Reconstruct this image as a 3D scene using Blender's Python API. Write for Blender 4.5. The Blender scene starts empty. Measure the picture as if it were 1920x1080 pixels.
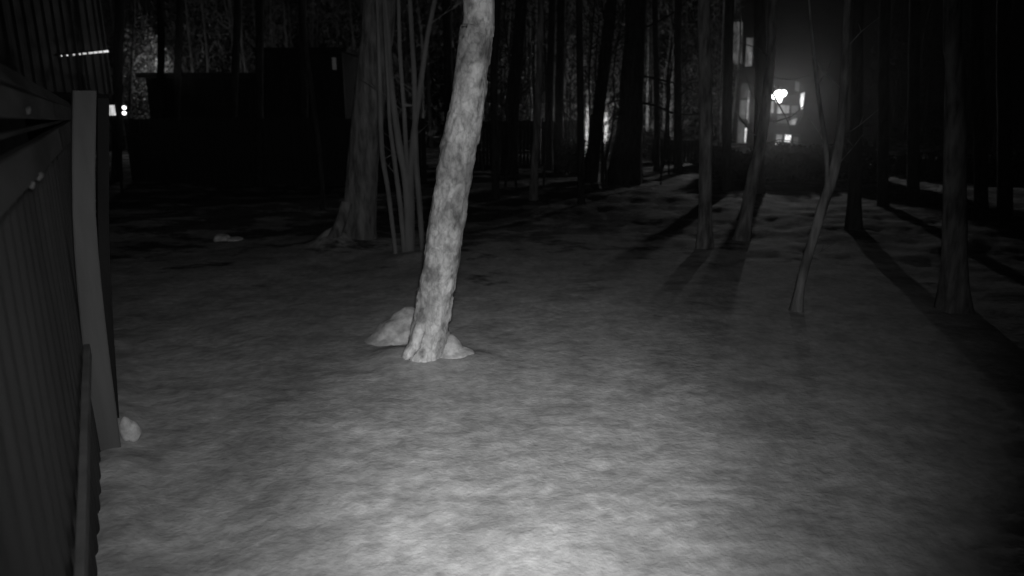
import bpy, bmesh, math, random
from mathutils import Vector, Matrix, noise

# ------------------------------------------------------------------ camera
S = bpy.context.scene
COL = S.collection
H = 2.3                                   # camera height
F = 1300.0                                # focal length in pixels of a 1920 px wide picture
PITCH = math.radians(14.3)
cd = bpy.data.cameras.new("camera")
cd.sensor_width = 36.0
cd.lens = 36.0 * F / 1920.0
cd.clip_start = 0.05
cd.clip_end = 400
cam = bpy.data.objects.new("camera", cd)
COL.objects.link(cam)
cam.location = (0, 0, H)
cam.rotation_euler = (math.pi / 2 - PITCH, 0, 0)
S.camera = cam
cd.dof.use_dof = True                   # a cheap fast lens, its focus pulled near by the infrared light
cd.dof.focus_distance = 5.2
cd.dof.aperture_fstop = 1.3

# ------------------------------------------------------------------ world: night sky, monochrome camera
W = bpy.data.worlds.new("World")
S.world = W
W.use_nodes = True
nt = W.node_tree
nt.nodes.clear()
sky = nt.nodes.new("ShaderNodeTexSky")
sky.sky_type = 'NISHITA'
sky.sun_disc = False
sky.sun_elevation = math.radians(-6)
sky.sun_rotation = math.radians(120)
bw = nt.nodes.new("ShaderNodeRGBToBW")
bg = nt.nodes.new("ShaderNodeBackground")
bg.inputs["Strength"].default_value = 0.05
wo = nt.nodes.new("ShaderNodeOutputWorld")
nt.links.new(sky.outputs[0], bw.inputs[0])
nt.links.new(bw.outputs[0], bg.inputs[0])
nt.links.new(bg.outputs[0], wo.inputs[0])

cp, sp = math.cos(PITCH), math.sin(PITCH)

# the surveillance camera's own infrared floodlight, on its housing
IR_POWER = 410.0
sd = bpy.data.lights.new("infrared_floodlight", 'SPOT')
sd.energy = IR_POWER
sd.color = (1, 1, 1)
sd.spot_size = math.radians(82)
sd.spot_blend = 0.8
sd.shadow_soft_size = 0.04
ir = bpy.data.objects.new("infrared_floodlight", sd)
COL.objects.link(ir)
ir.location = (0.06, -0.06, H + 0.10)
aim = Vector((-0.05, cp - sp * 0.06, -sp - cp * 0.06))   # a little left of the view axis
ir.rotation_euler = aim.to_track_quat('-Z', 'Y').to_euler()

hd = bpy.data.lights.new("added_infrared_spot", 'SPOT')   # narrow beam added for the bright pool on the near snow
hd.energy = 640.0
hd.spot_size = math.radians(40)
hd.spot_blend = 1.0
hd.shadow_soft_size = 0.03
hs = bpy.data.objects.new("added_infrared_spot", hd)
COL.objects.link(hs)
hs.location = (-0.05, -0.06, H + 0.09)
hs.rotation_euler = Vector((0.02, cp - sp * 0.265, -sp - cp * 0.265)).to_track_quat('-Z', 'Y').to_euler()

S.view_settings.view_transform = 'Standard'
S.view_settings.look = 'None'
S.view_settings.exposure = 0.0
S.view_settings.gamma = 1.0
S.cycles.use_denoising = True
S.cycles.sample_clamp_direct = 5.0
S.cycles.sample_clamp_indirect = 0.6
S.cycles.max_bounces = 3
S.cycles.use_light_tree = False
S.cycles.diffuse_bounces = 2
S.cycles.volume_bounces = 0

# ------------------------------------------------------------------ helpers
rnd = random.Random(7)


def ray(px, py):
    cx, cy = (px - 960) / F, (540 - py) / F
    return Vector((cx, cp + sp * cy, -sp + cp * cy))


def AT(px, py, Y):                        # point seen at a pixel, at ground distance Y
    d = ray(px, py)
    return Vector((0, 0, H)) + d * (Y / d.y)


def G(px, py):                            # where a pixel meets level ground
    d = ray(px, py)
    return Vector((0, 0, H)) + d * (-H / d.z)


def DEPTH(px, py, Y):
    return Y / ray(px, py).y


def tag(o, label=None, cat=None, group=None, kind=None):
    if label:
        o["label"] = label
    if cat:
        o["category"] = cat
    if group:
        o["group"] = group
    if kind:
        o["kind"] = kind
    return o


def mesh_obj(name, verts, faces, mat, parent=None, smooth=True):
    me = bpy.data.meshes.new(name)
    me.from_pydata([tuple(v) for v in verts], [], faces)
    me.update()
    if smooth:
        me.polygons.foreach_set("use_smooth", [True] * len(me.polygons))
    o = bpy.data.objects.new(name, me)
    COL.objects.link(o)
    if mat:
        me.materials.append(mat)
    if parent:
        o.parent = parent
        o.matrix_parent_inverse = Matrix.Translation(parent.location).inverted()
    return o


def empty(name, loc):
    o = bpy.data.objects.new(name, None)
    o.empty_display_size = 0.2
    COL.objects.link(o)
    o.location = loc
    return o


class MB:
    def __init__(s):
        s.v, s.f = [], []

    def add(s, v, f):
        n = len(s.v)
        s.v += [Vector(a) for a in v]
        s.f += [tuple(i + n for i in q) for q in f]

    def box(s, a, b):
        x0, y0, z0 = a
        x1, y1, z1 = b
        s.add([(x0, y0, z0), (x1, y0, z0), (x1, y1, z0), (x0, y1, z0), (x0, y0, z1), (x1, y0, z1), (x1, y1, z1), (x0, y1, z1)],
              [(0, 3, 2, 1), (4, 5, 6, 7), (0, 1, 5, 4), (1, 2, 6, 5), (2, 3, 7, 6), (3, 0, 4, 7)])

    def beam(s, p, q, w, t, side=None, n=1, wob=0.0, bev=0.0):
        """a board from p to q: width w along 'side', thickness t across it, n lengthwise pieces"""
        p, q = Vector(p), Vector(q)
        d = (q - p).normalized()
        side = Vector(side) if side else Vector((0, 0, 1))
        side = (side - d * side.dot(d)).normalized()
        o = d.cross(side)
        b = bev or min(w, t) * 0.12
        prof = [(-w / 2 + b, -t / 2), (w / 2 - b, -t / 2), (w / 2, -t / 2 + b), (w / 2, t / 2 - b), (w / 2 - b, t / 2), (-w / 2 + b, t / 2), (-w / 2, t / 2 - b), (-w / 2, -t / 2 + b)]
        vs, fs = [], []
        for i in range(n + 1):
            c = p.lerp(q, i / n)
            off = side * (wob * noise.noise(c * 1.7)) + o * (wob * noise.noise(c * 1.3 + Vector((9, 3, 1))))
            for a, e in prof:
                vs.append(c + off + side * a + o * e)
        for i in range(n):
            for k in range(8):
                fs.append((i * 8 + k, i * 8 + (k + 1) % 8, i * 8 + 8 + (k + 1) % 8, i * 8 + 8 + k))
        fs.append(tuple(range(7, -1, -1)))
        fs.append(tuple(range(n * 8, n * 8 + 8)))
        s.add(vs, fs)

    def tube(s, pts, rad, seg=8, cap=True):
        vs, fs = tube_geo(pts, rad, seg)
        s.add(vs, fs)

    def build(s, name, mat, parent=None, smooth=False):
        return mesh_obj(name, s.v, s.f, mat, parent, smooth)


def tube_geo(pts, rad, seg, bark=None):
    """rings around a polyline; bark(angle, length, point) gives a radial factor"""
    vs, fs = [], []
    n = len(pts)
    L = 0
    d0 = (pts[1] - pts[0]).normalized()
    X = Vector((1, 0, 0))
    if abs(d0.x) > 0.9:
        X = Vector((0, 1, 0))
    for i in range(n):
        d = (pts[min(i + 1, n - 1)] - pts[max(i - 1, 0)]).normalized()
        X = (X - d * X.dot(d)).normalized()
        Yv = d.cross(X)
        if i:
            L += (pts[i] - pts[i - 1]).length
        for k in range(seg):
            a = 2 * math.pi * k / seg
            dirv = X * math.cos(a) + Yv * math.sin(a)
            r = rad[i]
            if bark:
                r *= bark(a, L, pts[i] + dirv * r)
            vs.append(pts[i] + dirv * r)
    for i in range(n - 1):
        for k in range(seg):
            fs.append((i * seg + k, i * seg + (k + 1) % seg, i * seg + seg + (k + 1) % seg, i * seg + seg + k))
    fs.append(tuple(range((n - 1) * seg, n * seg)))
    return vs, fs


def resample(pts, rad, step):
    """Catmull-Rom through the points"""
    P = [pts[0]] + list(pts) + [pts[-1]]
    R = [rad[0]] + list(rad) + [rad[-1]]
    op, orr = [], []
    for i in range(1, len(P) - 2):
        m = max(1, int((P[i + 1] - P[i]).length / step))
        for j in range(m):
            t = j / m
            a = (2 * P[i] + (P[i + 1] - P[i - 1]) * t + (2 * P[i - 1] - 5 * P[i] + 4 * P[i + 1] - P[i + 2]) * t * t + (-P[i - 1] + 3 * P[i] - 3 * P[i + 1] + P[i + 2]) * t ** 3) * 0.5
            op.append(a)
            orr.append(R[i] + (R[i + 1] - R[i]) * t)
    op.append(pts[-1])
    orr.append(rad[-1])
    return op, orr


# ------------------------------------------------------------------ materials (a monochrome camera sees greys only)
def mat(name, build):
    m = bpy.data.materials.new(name)
    m.use_nodes = True
    t = m.node_tree
    p = t.nodes["Principled BSDF"]
    p.inputs["Specular IOR Level"].default_value = 0.2
    build(t, p)
    return m


def nd(t, kind, **kw):
    n = t.nodes.new(kind)
    for k, v in kw.items():
        if hasattr(n, k):
            setattr(n, k, v)
        else:
            n.inputs[k.replace("_", " ")].default_value = v
    return n


def grey_ramp(t, src, stops):
    r = t.nodes.new("ShaderNodeValToRGB")
    e = r.color_ramp.elements
    while len(e) < len(stops):
        e.new(0.5)
    for i, (p, g) in enumerate(stops):
        e[i].position = p
        e[i].color = (g, g, g, 1)
    t.links.new(src, r.inputs[0])
    return r.outputs[0]


def coords(t, scale=(1, 1, 1), kind="Object"):
    tc = t.nodes.new("ShaderNodeTexCoord")
    mp = t.nodes.new("ShaderNodeMapping")
    mp.inputs["Scale"].default_value = scale
    t.links.new(tc.outputs[kind], mp.inputs[0])
    return mp.outputs[0]


def noise_tex(t, vec, scale, detail=4, rough=0.55):
    n = t.nodes.new("ShaderNodeTexNoise")
    n.inputs["Scale"].default_value = scale
    n.inputs["Detail"].default_value = detail
    n.inputs["Roughness"].default_value = rough
    t.links.new(vec, n.inputs["Vector"])
    return n.outputs["Fac"]


def mix_mul(t, a, b):
    m = t.nodes.new("ShaderNodeMix")
    m.data_type = 'RGBA'
    m.blend_type = 'MULTIPLY'
    m.inputs[0].default_value = 1.0
    t.links.new(a, m.inputs[6])
    t.links.new(b, m.inputs[7])
    return m.outputs[2]


def bump(t, p, src, strength, dist):
    b = t.nodes.new("ShaderNodeBump")
    b.inputs["Strength"].default_value = strength
    b.inputs["Distance"].default_value = dist
    t.links.new(src, b.inputs["Height"])
    t.links.new(b.outputs[0], p.inputs["Normal"])


def simple(lo, hi, scale, stretch=(1, 1, 1), bs=0.4, bd=0.01, rough=0.9, detail=5):
    def f(t, p):
        v = coords(t, stretch)
        n = noise_tex(t, v, scale, detail)
        t.links.new(grey_ramp(t, n, [(0.32, lo), (0.68, hi)]), p.inputs["Base Color"])
        p.inputs["Roughness"].default_value = rough
        bump(t, p, n, bs, bd)
    return f


def snow_build(t, p):
    v = coords(t)
    a = noise_tex(t, v, 2.4, 5, 0.62)
    b = noise_tex(t, v, 11.0, 5, 0.62)
    c = noise_tex(t, v, 34.0, 3, 0.6)
    ca = grey_ramp(t, a, [(0.36, 0.40), (0.60, 0.60)])
    cb = grey_ramp(t, b, [(0.36, 0.72), (0.50, 0.86), (0.66, 1.0)])
    col = mix_mul(t, ca, cb)
    # snow gives way to dark litter patches, more of them further back
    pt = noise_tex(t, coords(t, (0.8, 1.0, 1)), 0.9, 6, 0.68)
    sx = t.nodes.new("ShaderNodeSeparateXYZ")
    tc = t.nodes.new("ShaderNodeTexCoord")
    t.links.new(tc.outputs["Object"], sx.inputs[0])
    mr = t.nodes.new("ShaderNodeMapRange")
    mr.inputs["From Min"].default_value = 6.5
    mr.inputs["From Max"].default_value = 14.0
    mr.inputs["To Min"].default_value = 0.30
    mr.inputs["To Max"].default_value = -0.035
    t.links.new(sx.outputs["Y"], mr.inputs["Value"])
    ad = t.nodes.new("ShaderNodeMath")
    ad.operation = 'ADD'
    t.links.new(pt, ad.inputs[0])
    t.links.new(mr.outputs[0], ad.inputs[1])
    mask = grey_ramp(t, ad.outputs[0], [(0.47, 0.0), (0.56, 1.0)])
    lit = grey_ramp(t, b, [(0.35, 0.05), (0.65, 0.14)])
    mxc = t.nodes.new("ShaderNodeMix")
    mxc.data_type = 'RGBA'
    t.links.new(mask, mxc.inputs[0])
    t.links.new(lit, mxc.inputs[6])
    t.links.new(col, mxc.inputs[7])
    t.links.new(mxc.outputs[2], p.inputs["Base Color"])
    p.inputs["Roughness"].default_value = 0.85
    m = t.nodes.new("ShaderNodeMath")
    m.operation = 'MULTIPLY_ADD'
    m.inputs[1].default_value = 0.35
    t.links.new(c, m.inputs[0])
    t.links.new(b, m.inputs[2])
    bump(t, p, m.outputs[0], 0.6, 0.022)


def main_bark(t, p):
    v = coords(t, (1, 1, 0.7))
    w = noise_tex(t, v, 9.0, 4, 0.6)
    big = noise_tex(t, coords(t, (1, 1, 0.8)), 7.0, 4, 0.58)
    mx = t.nodes.new("ShaderNodeVectorMath")
    mx.operation = 'MULTIPLY_ADD'
    mx.inputs[1].default_value = (0.12, 0.12, 0.12)
    t.links.new(w, mx.inputs[0])
    t.links.new(v, mx.inputs[2])
    pl = t.nodes.new("ShaderNodeTexVoronoi")
    pl.inputs["Scale"].default_value = 11.0
    t.links.new(mx.outputs[0], pl.inputs["Vector"])
    ed = t.nodes.new("ShaderNodeTexVoronoi")
    ed.feature = 'DISTANCE_TO_EDGE'
    ed.inputs["Scale"].default_value = 11.0
    t.links.new(mx.outputs[0], ed.inputs["Vector"])
    fine = noise_tex(t, coords(t, (1, 1, 0.5)), 28.0, 5, 0.65)
    huge = noise_tex(t, coords(t, (1, 1, 0.6)), 2.6, 3, 0.5)
    c0 = grey_ramp(t, huge, [(0.40, 0.56), (0.56, 1.0)])
    c1 = mix_mul(t, grey_ramp(t, big, [(0.38, 0.48), (0.46, 0.76), (0.56, 0.92), (0.62, 1.0)]), c0)
    c2 = grey_ramp(t, pl.outputs["Color"], [(0.15, 0.74), (0.55, 0.86), (0.85, 1.0)])
    c3 = grey_ramp(t, fine, [(0.36, 0.66), (0.56, 1.0)])
    c4 = grey_ramp(t, ed.outputs["Distance"], [(0.0, 0.80), (0.10, 1.0)])
    t.links.new(mix_mul(t, mix_mul(t, mix_mul(t, c1, c2), c3), c4), p.inputs["Base Color"])
    bump(t, p, fine, 0.7, 0.015)
    p.inputs["Roughness"].default_value = 0.94


def pine_bark(lo, hi):
    def f(t, p):
        v = coords(t, (1, 1, 0.2))
        a = noise_tex(t, v, 11.0, 5, 0.6)
        b = noise_tex(t, coords(t, (1, 1, 0.4)), 2.6, 3)
        c = mix_mul(t, grey_ramp(t, a, [(0.34, lo), (0.64, hi)]), grey_ramp(t, b, [(0.3, 0.65), (0.7, 1.0)]))
        t.links.new(c, p.inputs["Base Color"])
        bump(t, p, a, 0.7, 0.03)
        p.inputs["Roughness"].default_value = 0.95
    return f


def emit_build(g, strength, vary=None):
    def f(t, p):
        p.inputs["Base Color"].default_value = (0.02, 0.02, 0.02, 1)
        p.inputs["Emission Color"].default_value = (g, g, g, 1)
        p.inputs["Emission Strength"].default_value = strength
        if vary:
            v = coords(t, (1, 1, 0.5))
            n = noise_tex(t, v, vary, 4, 0.7)
            t.links.new(grey_ramp(t, n, [(0.30, g * 0.25), (0.55, g * 0.8), (0.72, g * 1.6)]), p.inputs["Emission Color"])
    return f


M = {}
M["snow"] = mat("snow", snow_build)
def lit_snow(t, p):  # snow colour brightened to stand for light on the lumps' faces
    b = noise_tex(t, coords(t), 12.0, 5, 0.62)
    t.links.new(grey_ramp(t, b, [(0.34, 0.38), (0.50, 0.54), (0.64, 0.70)]), p.inputs["Base Color"])
    p.inputs["Roughness"].default_value = 0.85
    bump(t, p, b, 0.5, 0.02)


M["lit_snow"] = mat("lit_snow", lit_snow)
M["crumb_snow"] = mat("crumb_snow", simple(0.05, 0.10, 20))  # much darker snow, used for the crumbs on the fence
M["main_bark"] = mat("pale_flaky_bark", main_bark)
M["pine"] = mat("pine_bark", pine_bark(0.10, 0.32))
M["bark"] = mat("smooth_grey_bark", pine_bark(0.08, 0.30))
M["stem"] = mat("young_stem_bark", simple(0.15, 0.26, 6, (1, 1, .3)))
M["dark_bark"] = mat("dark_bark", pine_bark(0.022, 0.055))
M["pale_stem"] = mat("pale_birch_bark", simple(0.03, 0.22, 5, (1, 1, 1.2)))
M["twig"] = mat("dark_twigs", simple(0.05, 0.12, 3))
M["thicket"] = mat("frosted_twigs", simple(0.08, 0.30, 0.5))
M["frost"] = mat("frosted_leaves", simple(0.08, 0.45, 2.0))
M["wood"] = mat("weathered_board", simple(0.085, 0.13, 8, (1, 1, .08), 0.3, 0.004))
M["old_wood"] = mat("grey_rail_board", simple(0.045, 0.068, 8, (.25, .25, 1), 0.3, 0.004))
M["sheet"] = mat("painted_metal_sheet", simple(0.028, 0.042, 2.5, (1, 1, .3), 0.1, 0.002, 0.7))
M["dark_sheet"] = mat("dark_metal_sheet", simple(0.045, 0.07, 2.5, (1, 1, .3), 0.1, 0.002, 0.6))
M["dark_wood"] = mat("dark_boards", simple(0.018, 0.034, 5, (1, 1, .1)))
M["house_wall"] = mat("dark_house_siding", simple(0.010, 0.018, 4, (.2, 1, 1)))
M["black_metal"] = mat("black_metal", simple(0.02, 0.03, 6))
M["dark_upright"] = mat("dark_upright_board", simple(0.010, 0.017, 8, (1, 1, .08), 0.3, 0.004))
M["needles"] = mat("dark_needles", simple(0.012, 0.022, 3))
M["frame"] = mat("dark_window_frame", simple(0.03, 0.05, 6))


# ------------------------------------------------------------------ ground
MAIN = G(800, 676)
PINE = G(672, 452)
CLUMP = G(772, 484)


def bumpat(x, y, c, r, h):
    q = ((x - c[0]) ** 2 + (y - c[1]) ** 2) / (r * r)
    return h * math.exp(-q) if q < 9 else 0.0


def ground_h(x, y):
    d = math.hypot(x, y)
    v = Vector((x, y, 0))
    far = min(1.0, max(0.0, (d - 7) / 10))
    side = 0.3 + 0.7 * min(1.0, max(0.0, (x + 3.0) / 4.0))
    z = 0.035 * noise.noise(v * 0.45) + far * 0.16 * noise.noise(v * 0.16 + Vector((4, 7, 0)))
    z += 0.010 * noise.noise(v * 1.6) + 0.006 * noise.noise(v * 4.1)
    z += side * far * (0.07 * noise.noise(v * 0.8 + Vector((2, 1, 5))) + 0.045 * noise.noise(v * 2.1) + 0.02 * noise.noise(v * 4.7))
    if d < 22:
        z += 0.010 * noise.noise(v * 8.5) + 0.005 * noise.noise(v * 17.0)
    z += bumpat(x, y, (MAIN.x - 0.05, MAIN.y), 0.42, 0.06)
    z += bumpat(x, y, (MAIN.x - 0.32, MAIN.y + 0.08), 0.22, 0.07)
    z += bumpat(x, y, (MAIN.x + 0.45, MAIN.y - 0.02), 0.22, 0.04)
    z += bumpat(x, y, (PINE.x - 0.25, PINE.y), 0.9, 0.10)
    z += bumpat(x, y, (PINE.x - 0.36, PINE.y - 0.35), 0.26, 0.24)
    z += bumpat(x, y, (CLUMP.x + 0.03, CLUMP.y), 0.38, 0.10)
    # a low drift along the near fence
    fx = -0.38 - 0.56 * y
    if -1 < y < 9:
        z += 0.09 * min(1, max(0, (8 - y) / 3)) * (1 + .5 * noise.noise(v * 2.3)) * math.exp(-((x - fx - 0.04) / 0.24) ** 2)
    return z


ys = []
y = -6.0
while y < 110:
    ys.append(y)
    dd = max(abs(y), 1.8)
    y += 0.5 if y < 1.5 else max(0.028, 0.0085 * dd * (1 + dd / 28))
NX = 330
gv, gf = [], []
for y in ys:
    hw = 9 + 0.86 * max(y, 0)
    for i in range(NX + 1):
        s = 2 * i / NX - 1
        x = hw * (0.72 * s + 0.28 * s ** 3)
        gv.append((x, y, ground_h(x, y)))
for j in range(len(ys) - 1):
    a = j * (NX + 1)
    for i in range(NX):
        gf.append((a + i, a + i + 1, a + NX + 2 + i, a + NX + 1 + i))
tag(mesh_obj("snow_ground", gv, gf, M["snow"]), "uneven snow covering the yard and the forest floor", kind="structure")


# ------------------------------------------------------------------ trees
def crown_mesh(seed, n, needles):
    r = random.Random(seed)
    mb = MB()
    for i in range(n):
        z = 0.08 + 0.9 * i / n
        a = r.uniform(0, 6.28)
        L = (1.05 - z) * r.uniform(1.6, 2.8) + 0.25
        p = Vector((0, 0, z * 5))
        d = Vector((math.cos(a), math.sin(a), r.uniform(0.0, 0.5)))
        pts = [p, p + d * L * 0.5 + Vector((0, 0, r.uniform(-.1, .15))), p + d * L + Vector((0, 0, r.uniform(-.3, .3)))]
        mb.tube(pts, [0.035 * (1.2 - z), 0.022 * (1.2 - z), 0.006], 4)
        for j in range(needles):
            c = pts[1].lerp(pts[2], r.uniform(-0.3, 1.0))
            q = Vector((r.gauss(0, 1), r.gauss(0, 1), r.gauss(0, .5))).normalized()
            w = q.cross(Vector((r.random(), r.random(), r.random()))).normalized()
            l = r.uniform(.18, .42)
            b = c + q * 0.03
            mb.add([b, b + q * l + w * .05, b + q * l * 1.1 - w * .05], [(0, 1, 2)])
    me = bpy.data.meshes.new("crown")
    me.from_pydata([tuple(v) for v in mb.v], [], mb.f)
    me.update()
    return me


CROWNS = [crown_mesh(11, 34, 14), crown_mesh(12, 40, 12), crown_mesh(13, 26, 0), crown_mesh(14, 30, 0)]
for c in CROWNS:
    c.materials.append(M["twig"])


def tree(name, label, Y, pts, top, m, seg=14, step=0.25, rough=0.05, flare=0.25, group=None, crown=0, cscale=1.0, cat="tree", seed=0, fine=None):
    """pts: (px, py, width px) from the ground up, all at ground distance Y"""
    P, R = [], []
    for (px, py, w) in pts:
        P.append(AT(px, py, Y))
        R.append(w * 0.5 / F * DEPTH(px, py, Y))
    gz = ground_h(P[0].x, Y)
    if P[0].z > gz:
        d = (P[0] - P[1]).normalized()
        if d.z > -0.2:
            d = Vector((0, 0, -1))
        P.insert(0, P[0] + d * ((P[0].z - gz + 0.12) / -d.z))
        R.insert(0, R[0])
    d = (P[-1] - P[-2]).normalized()
    d = (d + Vector((0, 0, 0.6))).normalized()
    last = P[-1].copy()
    if top > last.z + 0.5:
        for k in (0.5, 1.0):
            P.append(last + d * ((top - last.z) * k / d.z))
            R.append(R[-1] * (0.75 if k == 0.5 else 0.45))
    base = P[0].copy()
    base.z = gz
    PP, RR = resample(P, R, step)
    sv = Vector((seed * 3.7, seed * 1.9, 0))
    Lf = max(0.25, R[0] * 3)
    acc = 0.0
    for i in range(len(PP)):
        if i:
            acc += (PP[i] - PP[i - 1]).length
        RR[i] *= 1 + flare * math.exp(-((acc / Lf) ** 2))
        if rough and seg < 30:
            RR[i] *= 1 + rough * 1.2 * noise.noise(PP[i] * 1.1 + sv)

    def bark(a, L, p):
        q = Vector((p.x, p.y, p.z * 0.45)) + sv
        s = 1 + rough * noise.noise(q * (1.6 / max(R[0], .03)) * 0.5) + rough * 0.5 * noise.noise(q * 14)
        if fine:
            s += fine(a, L, p)
        s += flare * 0.45 * math.exp(-((L / Lf) ** 2)) * math.sin(a * 5 + seed)
        return s

    root = empty(name, base)
    tag(root, label, cat, group)
    vs, fs = tube_geo(PP, RR, seg, bark)
    tr = mesh_obj("trunk", vs, fs, m, root)
    if crown is not None:
        c = bpy.data.objects.new("crown", CROWNS[crown])
        COL.objects.link(c)
        c.parent = root
        tip = PP[-1]
        hgt = cscale
        c.location = Vector((tip.x, tip.y, tip.z - 4.6 * hgt)) - base
        c.rotation_euler = (0, 0, seed * 1.3)
        c.scale = (hgt, hgt, hgt)
    return root


def main_fine(a, L, p):
    q = Vector((p.x, p.y, p.z * 0.5))
    c = noise.cell(Vector((a * 2.2 + 0.6 * noise.noise(p * 6), p.z * 7 + 0.7 * noise.noise(p * 9), 1)))
    return 0.07 * c + 0.06 * noise.noise(q * 15) + 0.04 * noise.noise(q * 42)


def offset_branch(root, pts, Y, r0, m, name="branch"):
    P = [AT(px, py, Y) for px, py in pts]
    n = len(P)
    PP, RR = resample(P, [r0 * (1 - 0.8 * i / (n - 1)) for i in range(n)], 0.15)
    vs, fs = tube_geo(PP, RR, 6)
    return mesh_obj(name, vs, fs, m, root)


tree("leaning_tree", "pale flaky trunk leaning right in the middle of the yard, nearest tree", MAIN.y,
     [(796, 694, 68), (799, 660, 64), (806, 620, 66), (814, 560, 66), (825, 500, 65), (840, 400, 66), (856, 300, 67), (875, 200, 64), (886, 120, 62), (895, 50, 61), (898, 0, 60)],
     9.5, M["main_bark"], seg=72, step=0.022, rough=0.03, flare=0.10, crown=2, seed=1, fine=main_fine)

mtree = bpy.data.objects["leaning_tree"]
mb = MB()
ry = MAIN.y - .16
mb.tube([AT(796, 585, ry + .1), AT(786, 620, ry), AT(777, 648, ry), AT(766, 662, ry - .02), AT(758, 672, ry - .03)], [.05, .06, .06, .055, .035], 12)
mb.build("root", M["main_bark"], mtree, True)

pine = tree("pine_tree", "thick furrowed pine trunk with wide root flare left of the leaning tree", PINE.y,
            [(672, 476, 72), (671, 440, 64), (674, 400, 59), (681, 300, 56), (692, 200, 59), (702, 100, 60), (711, 0, 60)],
            13.5, M["pine"], seg=40, step=0.06, rough=0.06, flare=0.10, crown=0, cscale=1.2, seed=2)
mb = MB()
mb.tube([AT(650, 380, PINE.y - .3), AT(640, 415, PINE.y - .4), AT(626, 445, PINE.y - .5), AT(612, 475, PINE.y - .5)], [.10, .10, .11, .09], 10)
mb.build("root", M["pine"], pine, True)

def twigs(root, spots, Y, m, seed, ln=(.25, .7), r0=.008, name="twigs"):
    '''side twigs leaving a stem at the given pixels'''
    r = random.Random(seed)
    mb = MB()
    for (px, py) in spots:
        p = AT(px, py, Y)
        a = r.choice((r.uniform(-.6, .6), math.pi + r.uniform(-.6, .6)))
        d = Vector((math.cos(a), math.sin(a) * .8, r.uniform(.4, 1.1))).normalized()
        L = r.uniform(*ln)
        q = p + d * L * .5 + Vector((0, 0, .04))
        e = p + d * L + Vector((r.uniform(-.08, .08), 0, r.uniform(.05, .15)))
        mb.tube([p, q, e], [r0, r0 * .7, r0 * .3], 5)
        f = q + Vector((r.uniform(-.2, .2), r.uniform(-.1, .1), .22)) * L
        mb.tube([q, q.lerp(f, .5), f], [r0 * .6, r0 * .45, r0 * .25], 4)
    return tag(mb.build(name, m, root, True), kind="stuff")


# clump of thin stems right of the pine
CY = G(770, 478).y
clump = empty("stem_clump", (AT(768, 478, CY).x, CY, 0))
tag(clump, "clump of thin bare stems splaying up between the pine and leaning tree", "shrub")
for pts in ([(768, 485, 11), (767, 400, 12), (766, 330, 11), (761, 270, 9), (757, 200, 8), (750, 100, 8), (747, 0, 7)],
            [(771, 485, 12), (771, 400, 13), (770, 320, 13), (776, 250, 12), (787, 170, 11), (801, 70, 9), (815, 0, 9)],
            [(758, 480, 9), (752, 400, 10), (742, 320, 9), (731, 230, 8), (728, 165, 7), (722, 60, 6)],
            [(764, 478, 9), (762, 350, 15), (748, 270, 14), (735, 170, 11), (727, 60, 9)],
            [(792, 460, 9), (786, 380, 11), (779, 290, 12), (777, 160, 10), (770, 30, 9)],
            [(741, 440, 8), (728, 360, 9), (716, 280, 10), (712, 150, 9)]):
    P = [AT(px, py, CY) for px, py, w in pts]
    R = [w * .5 / F * DEPTH(px, py, CY) for px, py, w in pts]
    if P[0].z > 0:
        P[0].z = -0.05
    d = (P[-1] - P[-2]).normalized()
    P.append(P[-1] + d * 2.2)
    R.append(R[-1] * .4)
    PP, RR = resample(P, R, 0.12)
    vs, fs = tube_geo(PP, RR, 9)
    mesh_obj("stem", vs, fs, M["stem"], clump)
twigs(clump, [(752, 120), (757, 210), (760, 270), (797, 95), (783, 190), (772, 290), (731, 240), (745, 330), (752, 400), (777, 170), (783, 330), (738, 190), (718, 300), (806, 45)], CY, M["stem"], 4)
offset_branch(clump, [(760, 197), (775, 198), (782, 200)], CY, .03, M["stem"], "twig")

tree("sapling", "dark slender sapling standing left of the thick pine", G(604, 392).y,
     [(606, 396, 9), (603, 340, 9), (596, 260, 9), (588, 200, 10), (580, 140, 9), (570, 60, 8), (566, 0, 8)], 7, M["dark_bark"], seg=9, crown=2, cscale=.5, seed=3)
tree("slim_tree", "straight slim grey trunk left of the glowing lamp", G(1321, 462).y,
     [(1321, 470, 27), (1322, 400, 24), (1323, 250, 25), (1322, 120, 24), (1320, 0, 22)], 11, M["bark"], seg=22, step=.1, crown=2, seed=4)
tree("crooked_tree", "thin crooked trunk leaning right, in front of the dark bush", G(1392, 445).y,
     [(1390, 450, 26), (1400, 400, 24), (1412, 330, 22), (1424, 280, 20), (1434, 215, 19), (1441, 150, 17), (1447, 80, 15), (1450, 0, 14)], 10, M["bark"], seg=14, step=.12, crown=2, cscale=.8, seed=5)
ft = tree("forked_young_tree", "slender forked young tree with bent stem right of the lamp", G(1494, 580).y,
          [(1492, 592, 22), (1500, 540, 17), (1515, 480, 17), (1530, 430, 17), (1541, 390, 19), (1560, 335, 19), (1573, 270, 17), (1580, 200, 15), (1586, 100, 14), (1590, 0, 13)],
          7.5, M["bark"], seg=16, step=.07, crown=2, cscale=.6, seed=6)
offset_branch(ft, [(1545, 382), (1551, 345), (1548, 270), (1536, 190), (1528, 120), (1520, 40), (1512, -60)], G(1494, 580).y, .035, M["bark"], "fork_stem")
twigs(ft, [(1574, 260), (1582, 170), (1587, 90), (1566, 315), (1548, 270), (1532, 160), (1512, 492)], G(1494, 580).y, M["bark"], 9, (.2, .6), .007)
tree("tree", "dim straight trunk with flared foot near the right edge", G(1790, 580).y,
     [(1790, 592, 48), (1790, 540, 42), (1790, 400, 41), (1791, 250, 36), (1790, 120, 32), (1786, 0, 30)], 11, M["bark"], seg=24, step=.1, flare=.35, crown=0, seed=7)
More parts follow.
